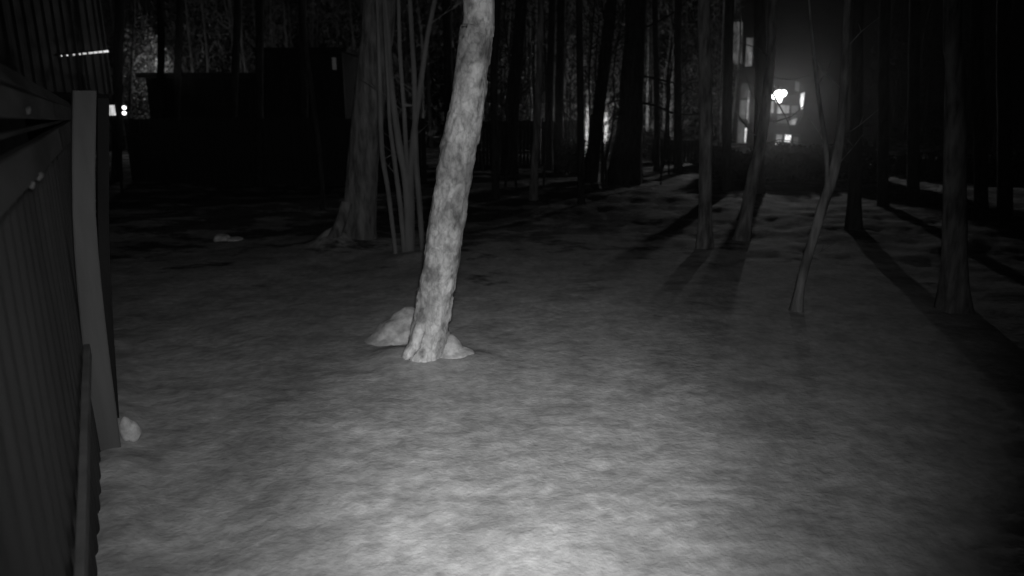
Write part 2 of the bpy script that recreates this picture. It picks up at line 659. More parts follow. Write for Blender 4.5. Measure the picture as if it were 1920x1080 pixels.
tree("tree", "dark trunk between the forked young tree and the right edge trunk", G(1601, 432).y,
     [(1601, 440, 27), (1602, 380, 24), (1605, 250, 22), (1608, 100, 21), (1610, 0, 20)], 12, M["dark_bark"], seg=14, crown=0, seed=8)

# darker trees further back
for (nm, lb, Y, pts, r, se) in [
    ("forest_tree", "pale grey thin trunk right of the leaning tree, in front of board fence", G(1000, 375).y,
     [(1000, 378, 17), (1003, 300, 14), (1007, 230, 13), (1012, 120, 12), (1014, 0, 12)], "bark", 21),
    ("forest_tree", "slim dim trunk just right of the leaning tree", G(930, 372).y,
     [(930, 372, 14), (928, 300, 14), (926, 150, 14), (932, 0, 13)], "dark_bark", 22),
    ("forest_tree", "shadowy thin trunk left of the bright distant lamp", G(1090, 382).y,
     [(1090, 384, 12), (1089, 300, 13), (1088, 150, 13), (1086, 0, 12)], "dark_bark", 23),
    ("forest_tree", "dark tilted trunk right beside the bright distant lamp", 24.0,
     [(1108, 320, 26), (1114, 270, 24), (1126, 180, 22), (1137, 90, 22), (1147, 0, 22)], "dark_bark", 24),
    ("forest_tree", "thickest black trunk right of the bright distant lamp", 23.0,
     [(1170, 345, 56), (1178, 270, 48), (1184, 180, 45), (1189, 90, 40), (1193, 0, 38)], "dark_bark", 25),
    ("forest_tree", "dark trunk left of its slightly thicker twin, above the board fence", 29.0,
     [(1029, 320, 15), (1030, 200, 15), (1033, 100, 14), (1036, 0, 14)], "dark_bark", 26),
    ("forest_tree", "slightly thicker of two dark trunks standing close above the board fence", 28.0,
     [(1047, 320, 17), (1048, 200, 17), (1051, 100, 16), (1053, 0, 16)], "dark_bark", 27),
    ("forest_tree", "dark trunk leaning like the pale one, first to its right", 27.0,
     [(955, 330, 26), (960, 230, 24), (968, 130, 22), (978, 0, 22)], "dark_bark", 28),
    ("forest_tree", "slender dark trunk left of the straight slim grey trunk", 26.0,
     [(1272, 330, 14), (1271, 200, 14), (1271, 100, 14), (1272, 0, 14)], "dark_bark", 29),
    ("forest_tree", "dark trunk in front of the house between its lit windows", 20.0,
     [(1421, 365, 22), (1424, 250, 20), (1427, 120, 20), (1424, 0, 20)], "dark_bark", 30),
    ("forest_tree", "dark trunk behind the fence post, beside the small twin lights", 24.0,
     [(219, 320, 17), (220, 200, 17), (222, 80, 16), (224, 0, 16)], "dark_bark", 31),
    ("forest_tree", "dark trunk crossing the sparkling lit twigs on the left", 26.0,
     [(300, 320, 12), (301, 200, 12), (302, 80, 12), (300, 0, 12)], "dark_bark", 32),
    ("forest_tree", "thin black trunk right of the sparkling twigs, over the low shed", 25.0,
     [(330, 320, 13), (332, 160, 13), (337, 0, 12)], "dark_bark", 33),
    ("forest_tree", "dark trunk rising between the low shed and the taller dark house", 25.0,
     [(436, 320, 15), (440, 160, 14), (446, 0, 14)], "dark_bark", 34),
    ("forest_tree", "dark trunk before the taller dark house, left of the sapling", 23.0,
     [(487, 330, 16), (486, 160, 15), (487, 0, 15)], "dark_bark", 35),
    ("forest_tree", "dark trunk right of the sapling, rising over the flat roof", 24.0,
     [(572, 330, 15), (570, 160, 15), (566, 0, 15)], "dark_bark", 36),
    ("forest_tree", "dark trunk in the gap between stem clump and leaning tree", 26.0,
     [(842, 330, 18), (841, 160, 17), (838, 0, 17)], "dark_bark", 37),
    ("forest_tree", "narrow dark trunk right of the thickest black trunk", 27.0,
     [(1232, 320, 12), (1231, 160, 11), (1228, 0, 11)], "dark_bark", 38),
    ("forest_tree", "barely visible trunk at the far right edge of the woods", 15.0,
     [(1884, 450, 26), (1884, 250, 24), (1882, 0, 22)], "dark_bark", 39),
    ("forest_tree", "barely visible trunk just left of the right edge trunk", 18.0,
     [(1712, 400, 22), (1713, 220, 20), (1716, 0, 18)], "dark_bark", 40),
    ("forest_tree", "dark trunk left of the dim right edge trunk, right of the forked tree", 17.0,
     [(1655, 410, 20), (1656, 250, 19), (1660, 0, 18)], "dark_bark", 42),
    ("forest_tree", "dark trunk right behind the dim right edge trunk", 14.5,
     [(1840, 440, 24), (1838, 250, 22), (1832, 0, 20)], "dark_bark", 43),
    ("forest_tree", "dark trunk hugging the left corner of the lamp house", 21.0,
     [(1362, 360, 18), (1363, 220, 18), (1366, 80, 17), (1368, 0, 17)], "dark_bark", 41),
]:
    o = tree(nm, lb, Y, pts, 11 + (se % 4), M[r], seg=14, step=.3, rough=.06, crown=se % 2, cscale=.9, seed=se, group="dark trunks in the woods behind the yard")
    if se == 25:
        thick = o


# pale stems far behind, standing beyond the distant lamp
for (lb, Y, pts, se) in [
    ("far pale birch stem catching light just right of the leaning tree's top", 44.0, [(938, 275, 5), (942, 230, 5), (945, 180, 5), (949, 120, 4.5), (955, 40, 4), (958, 0, 4)], 51),
    ("far pale birch stem left of the grey thin trunk", 43.0, [(997, 275, 4), (997, 200, 4), (995, 150, 4), (994, 60, 4), (990, 0, 4)], 52),
    ("far pale birch stem glimpsed between the two close dark trunks", 43.5, [(1039, 275, 5), (1040, 200, 5), (1042, 120, 4), (1045, 0, 4)], 53),
    ("brightest far birch stem, right of the two close dark trunks", 42.5, [(1055, 278, 6), (1056, 200, 6), (1059, 130, 5), (1062, 60, 5), (1066, 0, 5)], 54),
    ("far birch stem just left of the dark tilted trunk", 42.0, [(1098, 285, 6), (1101, 220, 6), (1103, 140, 5), (1106, 60, 5), (1108, 0, 4)], 55),
    ("short bright birch between the tilted trunk and the thickest black trunk", 42.0, [(1137, 285, 9), (1138, 220, 9), (1141, 180, 6), (1146, 100, 5), (1156, 0, 5)], 56),
    ("wavy far birch stem right of the thickest black trunk", 45.0, [(1244, 285, 7), (1246, 200, 6), (1247, 145, 6), (1255, 100, 6), (1258, 50, 5), (1252, 20, 5), (1246, -10, 5)], 57),
    ("far birch stem touching the right side of the thickest black trunk", 43.0, [(1214, 285, 8), (1215, 220, 8), (1216, 120, 6), (1218, 0, 5)], 58),
    ("faint birch stem left of the lamp house corner", 31.0, [(1347, 330, 7), (1348, 160, 6), (1351, 80, 6), (1352, 0, 5)], 59),
    ("far birch stem over the low shed, left of the sparkling twigs", 38.0, [(243, 300, 6), (245, 160, 6), (250, 60, 5), (252, 0, 5)], 60),
    ("far birch stem above the flat roof, near the sapling", 40.0, [(500, 300, 8), (503, 80, 7), (505, 0, 7)], 61),
]:
    tree("birch_tree", lb, Y, pts, 11, M["pale_stem"], seg=8, step=.4, rough=.12, flare=.1, crown=2 + se % 2, cscale=.7, seed=se, group="pale stems in the far lit wood")

offset_branch(thick, [(1190, 140), (1230, 148), (1270, 158), (1312, 176)], 23.0, .05, M["dark_bark"])
offset_branch(thick, [(1188, 190), (1230, 198), (1262, 212), (1300, 214), (1330, 210)], 23.0, .06, M["dark_bark"])
offset_branch(thick, [(1178, 186), (1150, 190), (1135, 196)], 23.0, .045, M["dark_bark"])
offset_branch(thick, [(1190, 60), (1235, 40), (1280, 10), (1310, -30)], 23.0, .045, M["dark_bark"])

TY = G(1790, 580).y
c = AT(1763, 353, TY - .02)
mb = MB()
mb.beam(c + Vector((-.006, 0, -.035)), c + Vector((.006, 0, .035)), .035, .004, side=(1, 0, 0), n=3, wob=.006)
M["tag"] = mat("pale_scrap", simple(.5, .7, 12))
tag(mb.build("bark_scrap", M["tag"]), "tiny pale scrap stuck to the left side of the right edge trunk", "scrap")

# branches crossing the lit windows
crk = bpy.data.objects["crooked_tree"]
KY = G(1392, 445).y
for pts, r_ in (([(1433, 225), (1455, 228), (1485, 218), (1515, 190)], .022), ([(1441, 160), (1465, 205), (1480, 235), (1488, 275)], .018), ([(1428, 262), (1405, 245), (1378, 205)], .02),
                ([(1443, 140), (1478, 150), (1520, 140)], .016), ([(1436, 205), (1412, 180), (1398, 140)], .016), ([(1425, 275), (1460, 262), (1502, 268)], .016), ([(1445, 110), (1420, 90), (1385, 80)], .015)):
    offset_branch(crk, pts, KY, r_, M["dark_bark"])

# thin saplings between the back trunks
def sapling_meshes(seed):
    r = random.Random(seed)
    mb, tw = MB(), MB()
    hgt = r.uniform(5.5, 8)
    pts = [Vector((0, 0, -.15))]
    for k in range(1, 8):
        pts.append(Vector((pts[-1].x + r.uniform(-.16, .2), pts[-1].y + r.uniform(-.1, .1), hgt * k / 7)))
    mb.tube(pts, [.04 - .0045 * k for k in range(8)], 7)
    for k in range(46):
        f = r.uniform(.12, .98)
        i = min(6, int(f * 7))
        p = pts[i].lerp(pts[i + 1], f * 7 - i)
        a = r.uniform(0, 6.28)
        L = (1.1 - f) * r.uniform(.6, 1.5) + .15
        d = Vector((math.cos(a), math.sin(a), r.uniform(.1, .9)))
        q = p + d * L * .5
        e = p + d * L + Vector((0, 0, r.uniform(-.1, .3)))
        tw.tube([p, q, e], [.010, .008, .004], 4)
        tw.tube([q, q.lerp(e, .4) + Vector((r.uniform(-.2, .2), r.uniform(-.2, .2), .2)), q + Vector((r.uniform(-.5, .5), r.uniform(-.5, .5), r.uniform(.1, .5))) * L], [.007, .006, .003], 4)
    out = []
    for nm, b in (("trunk", mb), ("twigs", tw)):
        me = bpy.data.meshes.new(nm)
        me.from_pydata([tuple(v) for v in b.v], [], b.f)
        me.update()
        me.materials.append(M["dark_bark"])
        out.append(me)
    return out


SAP = [sapling_meshes(100 + k) for k in range(5)]
r4 = random.Random(77)
for i in range(34):
    px, Y = r4.uniform(880, 1345), r4.uniform(19, 39)
    x = (px - 960) / F * Y
    root = empty("thin_sapling", (x, Y, ground_h(x, Y)))
    tag(root, "thin dark twiggy sapling among the dark trunks of the back wood", "tree", "thin saplings among the back trunks")
    for me in SAP[i % 5]:
        o = bpy.data.objects.new(me.name.split('.')[0], me)
        COL.objects.link(o)
        o.parent = root
        if me.name.startswith("twigs"):
            o["kind"] = "stuff"
    root.rotation_euler = (0, 0, r4.uniform(0, 6.28))
    root.scale = (1, 1, r4.uniform(.8, 1.25))

# ------------------------------------------------------------------ near fence
def fx(y):
    return -0.38 - 0.56 * y


FN = Vector((1, 0.56, 0)).normalized()          # towards the yard
FU = Vector((-0.56, 1, 0)).normalized()         # along the fence, away from the camera


def FP(y, z, out=0.0):
    return Vector((fx(y), y, z)) + FN * out


fence = empty("sheet_fence", (fx(3), 3, 0))
tag(fence, "corrugated metal fence with board rails and a tall bowed post on the left", "fence")
vs, fs = [], []
L0, L1 = 0.25, 8.0
n = int((L1 - L0) / 0.0125)
zs = [-0.05, 0.3, 0.8, 1.3, 1.7, 2.13]
for i in range(n + 1):
    s = L0 + (L1 - L0) * i / n
    ph = (s / 0.21) % 1.0
    a = 0.5 - 0.5 * math.cos(2 * math.pi * ph)
    a = a * a * (3 - 2 * a)
    for k, z in enumerate(zs):
        dent = 0.012 * noise.noise(Vector((s * 1.3, z * 1.1, 3)))
        p = Vector((-0.38, 0, z)) + FU * s + FN * (-0.024 + 0.021 * a + dent)
        vs.append(p)
m_ = len(zs)
for i in range(n):
    for k in range(m_ - 1):
        fs.append((i * m_ + k, i * m_ + m_ + k, i * m_ + m_ + k + 1, i * m_ + k + 1))
sh = mesh_obj("corrugated_sheet", vs, fs, M["sheet"], fence, False)
mb = MB(); mb.beam(FP(0.2, 2.07, .035), FP(6.9, 2.19, .035), .13, .035, n=12, wob=.004); mb.build("rail", M["old_wood"], fence)
mb = MB(); mb.beam(FP(0.2, 2.21, -.005), FP(6.8, 2.235, -.005), .02, .02, n=8, wob=.006); mb.build("batten", M["old_wood"], fence)
mb = MB(); mb.beam(FP(0.2, 2.36, .03), FP(6.9, 2.26, .03), .10, .03, n=12, wob=.004); mb.build("rail", M["old_wood"], fence)
mb = MB(); mb.beam(FP(0.2, 2.49, -.005), FP(6.9, 2.335, -.005), .095, .03, side=(-.45, -.25, 1), n=12, wob=.004); mb.build("cap_board", M["old_wood"], fence)
# the bowed post board
pv, pf = [], []
PY = 4.30
row = []
for (px, py, w) in [(159, 170, 41), (158, 240, 41), (157, 320, 40), (158, 400, 40), (162, 470, 41), (168, 540, 42), (175, 610, 43), (184, 690, 44), (194, 770, 45), (204, 850, 45), (214, 930, 45)]:
    row.append((AT(px, py, PY), w / F * DEPTH(px, py, PY)))
facing = Vector((0.62, -0.78, 0)).normalized()
sidev = Vector((0.78, 0.62, 0)).normalized()
for (c, w) in row:
    w *= 0.94
    for (a, e) in [(-.5, 0), (-.44, .006), (.44, .006), (.5, 0), (.5, -.055), (-.5, -.055)]:
        pv.append(c + sidev * (a * w) + facing * e)
for i in range(len(row) - 1):
    for k in range(6):
        pf.append((i * 6 + k, i * 6 + (k + 1) % 6, i * 6 + 6 + (k + 1) % 6, i * 6 + 6 + k))
pf.append((0, 1, 2, 3, 4, 5))
e6 = (len(row) - 1) * 6
pf.append(tuple(range(e6, e6 + 6)))
o = mesh_obj("post", pv, pf, M["wood"], fence, False)
tag(o, "bowed pale timber post")
mb = MB(); mb.beam(FP(0.8, .40, .022), FP(4.05, .865, .022), .09, .035, n=12, wob=.004); mb.build("rail", M["wood"], fence)
# a second, darker upright right behind the post
pv, pf = [], []
row = [(AT(px, py, 4.75), w / F * DEPTH(px, py, 4.75)) for (px, py, w) in [(194, 184, 19), (194, 300, 19), (194, 400, 18), (196, 480, 18), (200, 560, 17), (205, 640, 16), (211, 720, 15), (219, 830, 14)]]
for (c, w) in row:
    for (a, e) in [(-.5, 0), (.5, 0), (.5, -.05), (-.5, -.05)]:
        pv.append(c + sidev * (a * w) + facing * e)
for i in range(len(row) - 1):
    for k in range(4):
        pf.append((i * 4 + k, i * 4 + (k + 1) % 4, i * 4 + 4 + (k + 1) % 4, i * 4 + 4 + k))
pf += [(0, 1, 2, 3), tuple(range(len(pv) - 4, len(pv)))]
tag(mesh_obj("upright", pv, pf, M["dark_upright"], fence, False), "darker upright behind the bowed post")


def lump(name, label, c, blobs, seed, cat="snow lump", m="lit_snow", amp=.22, fr=1.5, sub=4):
    """a heap of snow: blobs (dx, dy, dz, rx, ry, rz) sunk into each other and the ground"""
    allv, allf = [], []
    for bi, (dx, dy, dz, rx, ry, rz) in enumerate(blobs):
        bm = bmesh.new()
        bmesh.ops.create_icosphere(bm, subdivisions=sub, radius=1.0)
        sv = Vector((seed * 5.1 + bi, seed * 2.3, seed))
        n0 = len(allv)
        for v in bm.verts:
            d = 1 + amp * noise.noise(v.co * fr + sv) + amp * .45 * noise.noise(v.co * fr * 2.7 + sv) + amp * .2 * noise.noise(v.co * fr * 7 + sv)
            allv.append(Vector((dx + v.co.x * rx * d, dy + v.co.y * ry * d, dz + v.co.z * rz * d)))
        allf += [tuple(v.index + n0 for v in f.verts) for f in bm.faces]
        bm.free()
    o = mesh_obj(name, allv, allf, M[m])
    o.location = c
    size = max(o.dimensions)
    rm = o.modifiers.new("merge", 'REMESH')           # melts the blobs into one soft heap
    rm.mode = 'VOXEL'
    rm.voxel_size = size / 45
    rm.use_smooth_shade = True
    sm = o.modifiers.new("soften", 'SMOOTH')
    sm.factor = .5
    sm.iterations = 10
    return tag(o, label, cat)


g = G(735, 645)
lump("snow_heap", "large snow heap against the left foot of the leaning tree", (g.x, g.y + .16, ground_h(g.x, g.y) - .02),
     [(.04, .06, .04, .26, .22, .19), (.12, .15, .12, .18, .17, .20), (-.06, .0, -.01, .26, .22, .10), (.02, -.05, -.05, .46, .32, .085)], 3, amp=.16)
g = G(843, 676)
lump("snow_lump", "rounded snow lump at the right foot of the leaning tree", (g.x, g.y + .10, ground_h(g.x, g.y)), [(0, 0, .02, .12, .14, .15), (.03, -.02, -.03, .22, .18, .08)], 5, amp=.12)
g = G(235, 846)
lump("snow_lump", "small white snow lump right beside the foot of the bowed post", (g.x, g.y + .05, ground_h(g.x, g.y)), [(0, 0, .08, .045, .05, .095), (.03, .02, .05, .05, .05, .085)], 9, amp=.12, sub=3)
g = G(424, 446)
lump("snow_lump", "small isolated snow lump on the dark ground left of the pine", (g.x, g.y, ground_h(g.x, g.y)), [(-.08, 0, .03, .16, .16, .10), (.12, .02, .0, .20, .16, .07)], 10)
for (y_, z_, o_, r_, lb) in [(2.75, 2.30, .047, .015, "scrap of snow stuck on the upper fence rail"),
                             (2.45, 2.045, .052, .013, "snow crumb under the lower fence rail near the left edge"),
                             (2.72, 2.05, .052, .016, "biggest snow crumb under the lower fence rail")]:
    p = FP(y_, z_, o_)
    lump("snow_crumb", lb, p, [(0, 0, 0, r_ * .8, r_ * .8, r_), (r_ * .6, 0, r_ * .5, r_ * .6, r_ * .6, r_ * .7)], int(r_ * 1000), m="crumb_snow", sub=2)

# ------------------------------------------------------------------ tall sheet-clad wall behind the fence, with glowing dashes for reflected light
SX, SY0, SY1 = -7.85, 8.0, 14.0
shed = empty("clad_building", (SX, 11, 0))
tag(shed, "tall dark sheet-clad wall rising behind the fence at top left", "building")
vs, fs = [], []
n = 480
for i in range(n + 1):
    yy = SY0 + (SY1 - SY0) * i / n
    ph = (yy / 0.25) % 1.0
    a = 0 if ph < 0.38 else (ph - 0.38) / 0.12 if ph < 0.50 else 1 if ph < 0.88 else (1 - ph) / 0.12
    for z in (2.62, 3.6, 4.6, 5.8, 7.0):
        vs.append((SX + 0.03 * a + .01 * noise.noise(Vector((yy, z, 0))), yy, z))
for i in range(n):
    for k in range(4):
        fs.append((i * 5 + k, i * 5 + 5 + k, i * 5 + 6 + k, i * 5 + 1 + k))
mesh_obj("cladding", vs, fs, M["dark_sheet"], shed, False)
mb = MB(); mb.box((SX - .02, SY1 + .002, 2.62), (SX + .07, SY1 + .06, 7.0)); mb.build("corner_trim", M["dark_sheet"], shed)
mb = MB(); mb.box((SX - 4, SY1 + .002, 2.62), (SX - .022, SY1 + .05, 7.0)); mb.build("end_wall", M["dark_sheet"], shed)
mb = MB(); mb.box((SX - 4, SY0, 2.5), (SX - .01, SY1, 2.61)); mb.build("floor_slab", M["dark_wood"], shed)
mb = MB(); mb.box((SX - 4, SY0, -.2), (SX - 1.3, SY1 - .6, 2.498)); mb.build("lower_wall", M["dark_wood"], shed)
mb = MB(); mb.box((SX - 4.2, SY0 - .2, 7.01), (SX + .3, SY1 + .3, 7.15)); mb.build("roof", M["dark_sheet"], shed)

M["glow_dash"] = mat("reflected_glow", emit_build(1.0, .9, 1.5))  # light reflected on the ribs, put in as glowing dashes
strip = empty("reflection_strip", (SX + .09, 13, 3.3))
tag(strip, "thin broken strip of reflected light across the tall dark wall", "reflected light")


def sp_(px, py):                          # point on the clad wall seen at a pixel
    d = ray(px, py)
    return Vector((0, 0, H)) + d * ((SX + .09) / d.x)


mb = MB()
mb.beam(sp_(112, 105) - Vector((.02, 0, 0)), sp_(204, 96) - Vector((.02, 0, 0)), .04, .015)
mb.build("dash_backing", M["dark_sheet"], strip)
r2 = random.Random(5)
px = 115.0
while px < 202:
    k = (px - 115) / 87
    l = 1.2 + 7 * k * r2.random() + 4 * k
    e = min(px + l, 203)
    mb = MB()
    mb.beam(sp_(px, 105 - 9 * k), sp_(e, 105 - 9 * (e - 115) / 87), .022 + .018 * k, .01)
    mb.build("glow_dash", M["glow_dash"], strip)
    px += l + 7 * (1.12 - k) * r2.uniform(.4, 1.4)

# ------------------------------------------------------------------ dark buildings and board fences at the back
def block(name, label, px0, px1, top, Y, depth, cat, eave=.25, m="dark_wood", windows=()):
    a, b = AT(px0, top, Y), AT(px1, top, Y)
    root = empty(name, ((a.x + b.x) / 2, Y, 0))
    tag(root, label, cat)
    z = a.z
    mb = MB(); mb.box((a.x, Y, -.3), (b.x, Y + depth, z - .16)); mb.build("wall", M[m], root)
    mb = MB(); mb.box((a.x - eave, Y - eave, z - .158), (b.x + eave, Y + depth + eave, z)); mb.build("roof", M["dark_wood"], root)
    return root


block("shed", "low black shed under the sparkling twigs at the back left", 272, 470, 137, 27, 4, "shed")
dh = block("dark_house", "taller black house with a straight flat roof edge behind the pine", 490, 640, 90, 28, 6, "house")
M["dim_pane"] = mat("dim_window_light", emit_build(.02, 1.0))
c = AT(626, 119, 27.9)
mb = MB(); mb.box((c.x - .07, 27.93, c.z - .22), (c.x + .07, 27.99, c.z + .22)); mb.build("window", M["dim_pane"], dh)


def board_fence(label, px0, px1, top, Y, gap=.012):
    a, b = AT(px0, top, Y), AT(px1, top, Y)
    root = empty("board_fence", ((a.x + b.x) / 2, Y, 0))
    tag(root, label, "fence", "board fences at the back")
    w = .15
    me = None
    x = a.x
    i = 0
    while x + w < b.x:
        hh = a.z
        if me is None:
            mb = MB(); mb.box((-w / 2, 0, 0), (w / 2, .025, 1))
            o = mb.build("board", M["dark_wood"])
            me = o.data
        else:
            o = bpy.data.objects.new("board", me)
            COL.objects.link(o)
        o.parent = root
        o.location = Vector((x + w / 2, Y + .004 * (i % 2), -.2)) - root.location
        o.scale = (1, 1, hh + .2 + rnd.uniform(-.03, .03))
        x += w + gap
        i += 1
    for z in (.5, a.z - .35):
        mb = MB(); mb.box((a.x, Y + .04, z), (b.x, Y + .09, z + .09)); mb.build("rail", M["dark_wood"], root)
    return root


board_fence("black board fence right of the leaning tree below the far birches", 868, 1086, 226, 31)
board_fence("long black board fence behind the pine on the left", 232, 800, 222, 23)
board_fence("black board fence behind the narrow dark trunk and straight slim trunk", 1224, 1334, 262, 33)

# ------------------------------------------------------------------ house with lit windows behind the lamp
HY = 52.0
a, b = AT(1358, 300, HY), AT(1566, 300, HY)
house = empty("timber_house", ((a.x + b.x) / 2, HY, 0))
tag(house, "dark timber house with glowing windows behind the bright lamp", "house")
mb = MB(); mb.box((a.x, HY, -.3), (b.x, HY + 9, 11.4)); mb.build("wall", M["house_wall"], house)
mb = MB()
R0, R1, RD = 11.2, 15.0, 10.0
mb.add([(a.x - .6, HY - .8, R0), (b.x + .6, HY - .8, R0), (b.x + .6, HY + 4.5, R1), (a.x - .6, HY + 4.5, R1), (a.x - .6, HY + RD, R0), (b.x + .6, HY + RD, R0),
        (a.x - .6, HY - .8, R0 + .2), (b.x + .6, HY - .8, R0 + .2), (b.x + .6, HY + 4.5, R1 + .2), (a.x - .6, HY + 4.5, R1 + .2), (a.x - .6, HY + RD, R0 + .2), (b.x + .6, HY + RD, R0 + .2)],
       [(0, 3, 2, 1), (3, 4, 5, 2), (6, 7, 8, 9), (9, 8, 11, 10), (0, 1, 7, 6), (4, 10, 11, 5), (0, 6, 9, 3), (3, 9, 10, 4), (1, 2, 8, 7), (2, 5, 11, 8)])
mb.build("roof", M["dark_wood"], house)
PANES = {k: mat("window_light_" + k, emit_build(g, 1.0, v)) for k, (g, v) in {"dim": (.04, 2.0), "mid": (.09, 2.2), "bright": (.32, 2.5), "hot": (1.6, 3.0)}.items()}


def pane(parent, quad, Y, tone, name="pane", thick=.02):
    """quad: four pixels, clockwise from top left; a slab of lit glass"""
    P = [AT(px, py, Y) for px, py in quad]
    vs = P + [p + Vector((0, thick, 0)) for p in P]
    n = len(P)
    fs = [tuple(range(n - 1, -1, -1)), tuple(range(n, 2 * n))] + [(i, (i + 1) % n, n + (i + 1) % n, n + i) for i in range(n)]
    return mesh_obj(name, vs, fs, PANES[tone], parent, False)


def window(label, outline, panes, bars=()):
    P = [AT(px, py, HY - .04) for px, py in outline]
    cx = sum(p.x for p in P) / len(P)
    cz = sum(p.z for p in P) / len(P)
    mb = MB()
    n = len(P)
    for i in range(n):
        mb.beam(P[i], P[(i + 1) % n], .07, .07, side=(0, 1, 0))
    w = mb.build("window", M["frame"], house)
    w["label"] = label
    for q, tone in panes:
        pane(w, q, HY - .035, tone)
    for p, q in bars:
        mb = MB(); mb.beam(AT(*p, HY - .06), AT(*q, HY - .06), .05, .05, side=(0, 1, 0)); mb.build("muntin", M["frame"], w)
    return w


arch = [(1389, 163), (1391, 158), (1395, 155), (1401, 155), (1406, 158), (1408, 163)]
window("tall narrow arched window", [(1381, 270)] + arch + [(1399, 268)],
       [([(1388, 184)] + arch[0:] + [(1407, 184)], "dim"), ([(1387, 188), (1402, 188), (1397, 224), (1384, 220)], "mid"), ([(1403, 170), (1408, 170), (1404, 232), (1400, 222)], "bright"),
        ([(1384, 226), (1396, 234), (1394, 268), (1381, 270)], "mid"), ([(1397, 240), (1402, 240), (1400, 266), (1396, 268)], "hot")],
       [((1384, 222), (1404, 236)), ((1388, 186), (1407, 186))])
window("upper left window with a rounded sill", [(1372, 40), (1393, 40), (1392, 118), (1382, 122), (1371, 118)], [([(1372, 40), (1393, 40), (1392, 118), (1382, 122), (1371, 118)], "mid")])
window("slim upper window", [(1399, 70), (1413, 70), (1411, 125), (1396, 126)], [([(1399, 70), (1413, 70), (1411, 125), (1396, 126)], "mid"), ([(1405, 98), (1411, 98), (1409, 124), (1403, 124)], "bright")])
window("large window beneath the lamp", [(1443, 190), (1510, 172), (1505, 215), (1493, 236), (1456, 233), (1444, 214)],
       [([(1458, 196), (1480, 198), (1479, 212), (1457, 213)], "bright"), ([(1458, 216), (1478, 217), (1476, 232), (1457, 231)], "mid"), ([(1484, 198), (1497, 198), (1496, 212), (1484, 212)], "mid"),
        ([(1484, 215), (1495, 215), (1493, 222), (1483, 224)], "dim"), ([(1480, 226), (1495, 221), (1491, 234), (1479, 234)], "bright"), ([(1444, 190), (1451, 190), (1450, 212), (1443, 212)], "bright"),
        ([(1502, 176), (1510, 172), (1508, 196), (1503, 206), (1500, 190)], "hot"), ([(1491, 152), (1499, 154), (1498, 172), (1491, 170)], "mid")])
window("lower window of six small panes", [(1453, 250), (1500, 252), (1498, 292), (1478, 290), (1452, 280)],
       [([(1456, 252), (1467, 253), (1465, 266), (1455, 265)], "bright"), ([(1473, 252), (1484, 254), (1481, 267), (1471, 265)], "hot"), ([(1488, 256), (1497, 257), (1496, 271), (1486, 269)], "mid"),
        ([(1454, 269), (1463, 270), (1461, 279), (1453, 278)], "hot"), ([(1468, 270), (1477, 271), (1474, 282), (1465, 280)], "mid"), ([(1480, 273), (1491, 274), (1488, 289), (1477, 284)], "bright")])


# ------------------------------------------------------------------ lamps
def unused_sampling(m):
    m.cycles.emission_sampling = 'NONE'
    return m


for k_ in PANES:
    unused_sampling(PANES[k_])
unused_sampling(M['glow_dash'])
unused_sampling(M['dim_pane'])


def bulb_mat(name, s):
    return mat(name, emit_build(1.0, s))


M["bulb"] = bulb_mat("glowing_bulb", 40)
M["small_bulb"] = unused_sampling(bulb_mat("small_glowing_bulb", 3))
unused_sampling(M["bulb"])


def post_lamp(name, label, px, py, Y, power, r=.08, bulb="bulb", group=None):
    c = AT(px, py, Y)
    root = empty(name, (c.x, Y, ground_h(c.x, Y)))
    tag(root, label, "lamp", group)
    mb = MB()
    ax = -.78 if power > 1000 else -.25
    mb.tube([Vector((c.x + ax, Y + .12, -.1)), Vector((c.x + ax, Y + .12, c.z + .25)), Vector((c.x + ax * .8, Y + .10, c.z + .42)), Vector((c.x, Y, c.z + .46))], [.035, .03, .025, .02], 8)
    mb.build("pole", M["black_metal"], root)
    mb = MB()
    mb.tube([Vector((c.x, Y, c.z + .30)), Vector((c.x, Y, c.z + .36)), Vector((c.x, Y, c.z + .46))], [.16, .12, .03], 12)
    mb.build("lamp_shade", M["black_metal"], root)
    bm = bmesh.new()
    for (dx, dz, k) in ((0, 0, .8), (.75, .25, .55), (-.7, -.15, .5), (.1, -.8, .5)):
        q = bmesh.ops.create_icosphere(bm, subdivisions=2, radius=r * k)
        bmesh.ops.translate(bm, verts=q["verts"], vec=(dx * r, 0, dz * r))
    me = bpy.data.meshes.new("bulb")
    bm.to_mesh(me); bm.free()
    me.materials.append(M[bulb])
    o = bpy.data.objects.new("bulb", me)
    COL.objects.link(o); o.parent = root
    o.location = Vector((c.x, Y, c.z)) - root.location
    if power:
        flood = power > 1000                     # the yard lamp is a floodlight turned to the yard
        ld = bpy.data.lights.new(name + "_light", 'SPOT' if flood else 'POINT')
        ld.energy = power
        if flood:
            ld.spot_size = math.radians(112)
            ld.spot_blend = .7
        ld.shadow_soft_size = .06 if power < 1000 else .16
        l = bpy.data.objects.new(name + "_light", ld)
        COL.objects.link(l); l.parent = root
        if flood:
            l.rotation_euler = Vector((-.45, -.85, -.12)).to_track_quat('-Z', 'Y').to_euler()
        l.location = Vector((c.x - .03, Y - .06, c.z - r * 1.25 - .08)) - root.location
    return root


post_lamp("yard_lamp", "bright glowing lamp in front of the timber house", 1460, 178, 38.0, 1700, r=.32)
post_lamp("post_lamp", "distant lamp half hidden by the dark tilted trunk", 1117, 236, 41.0, 620, r=.09)
post_lamp("post_lamp", "small lamp glinting behind the back left trunk over the shed", 303, 118, 40.0, 90, r=.08)

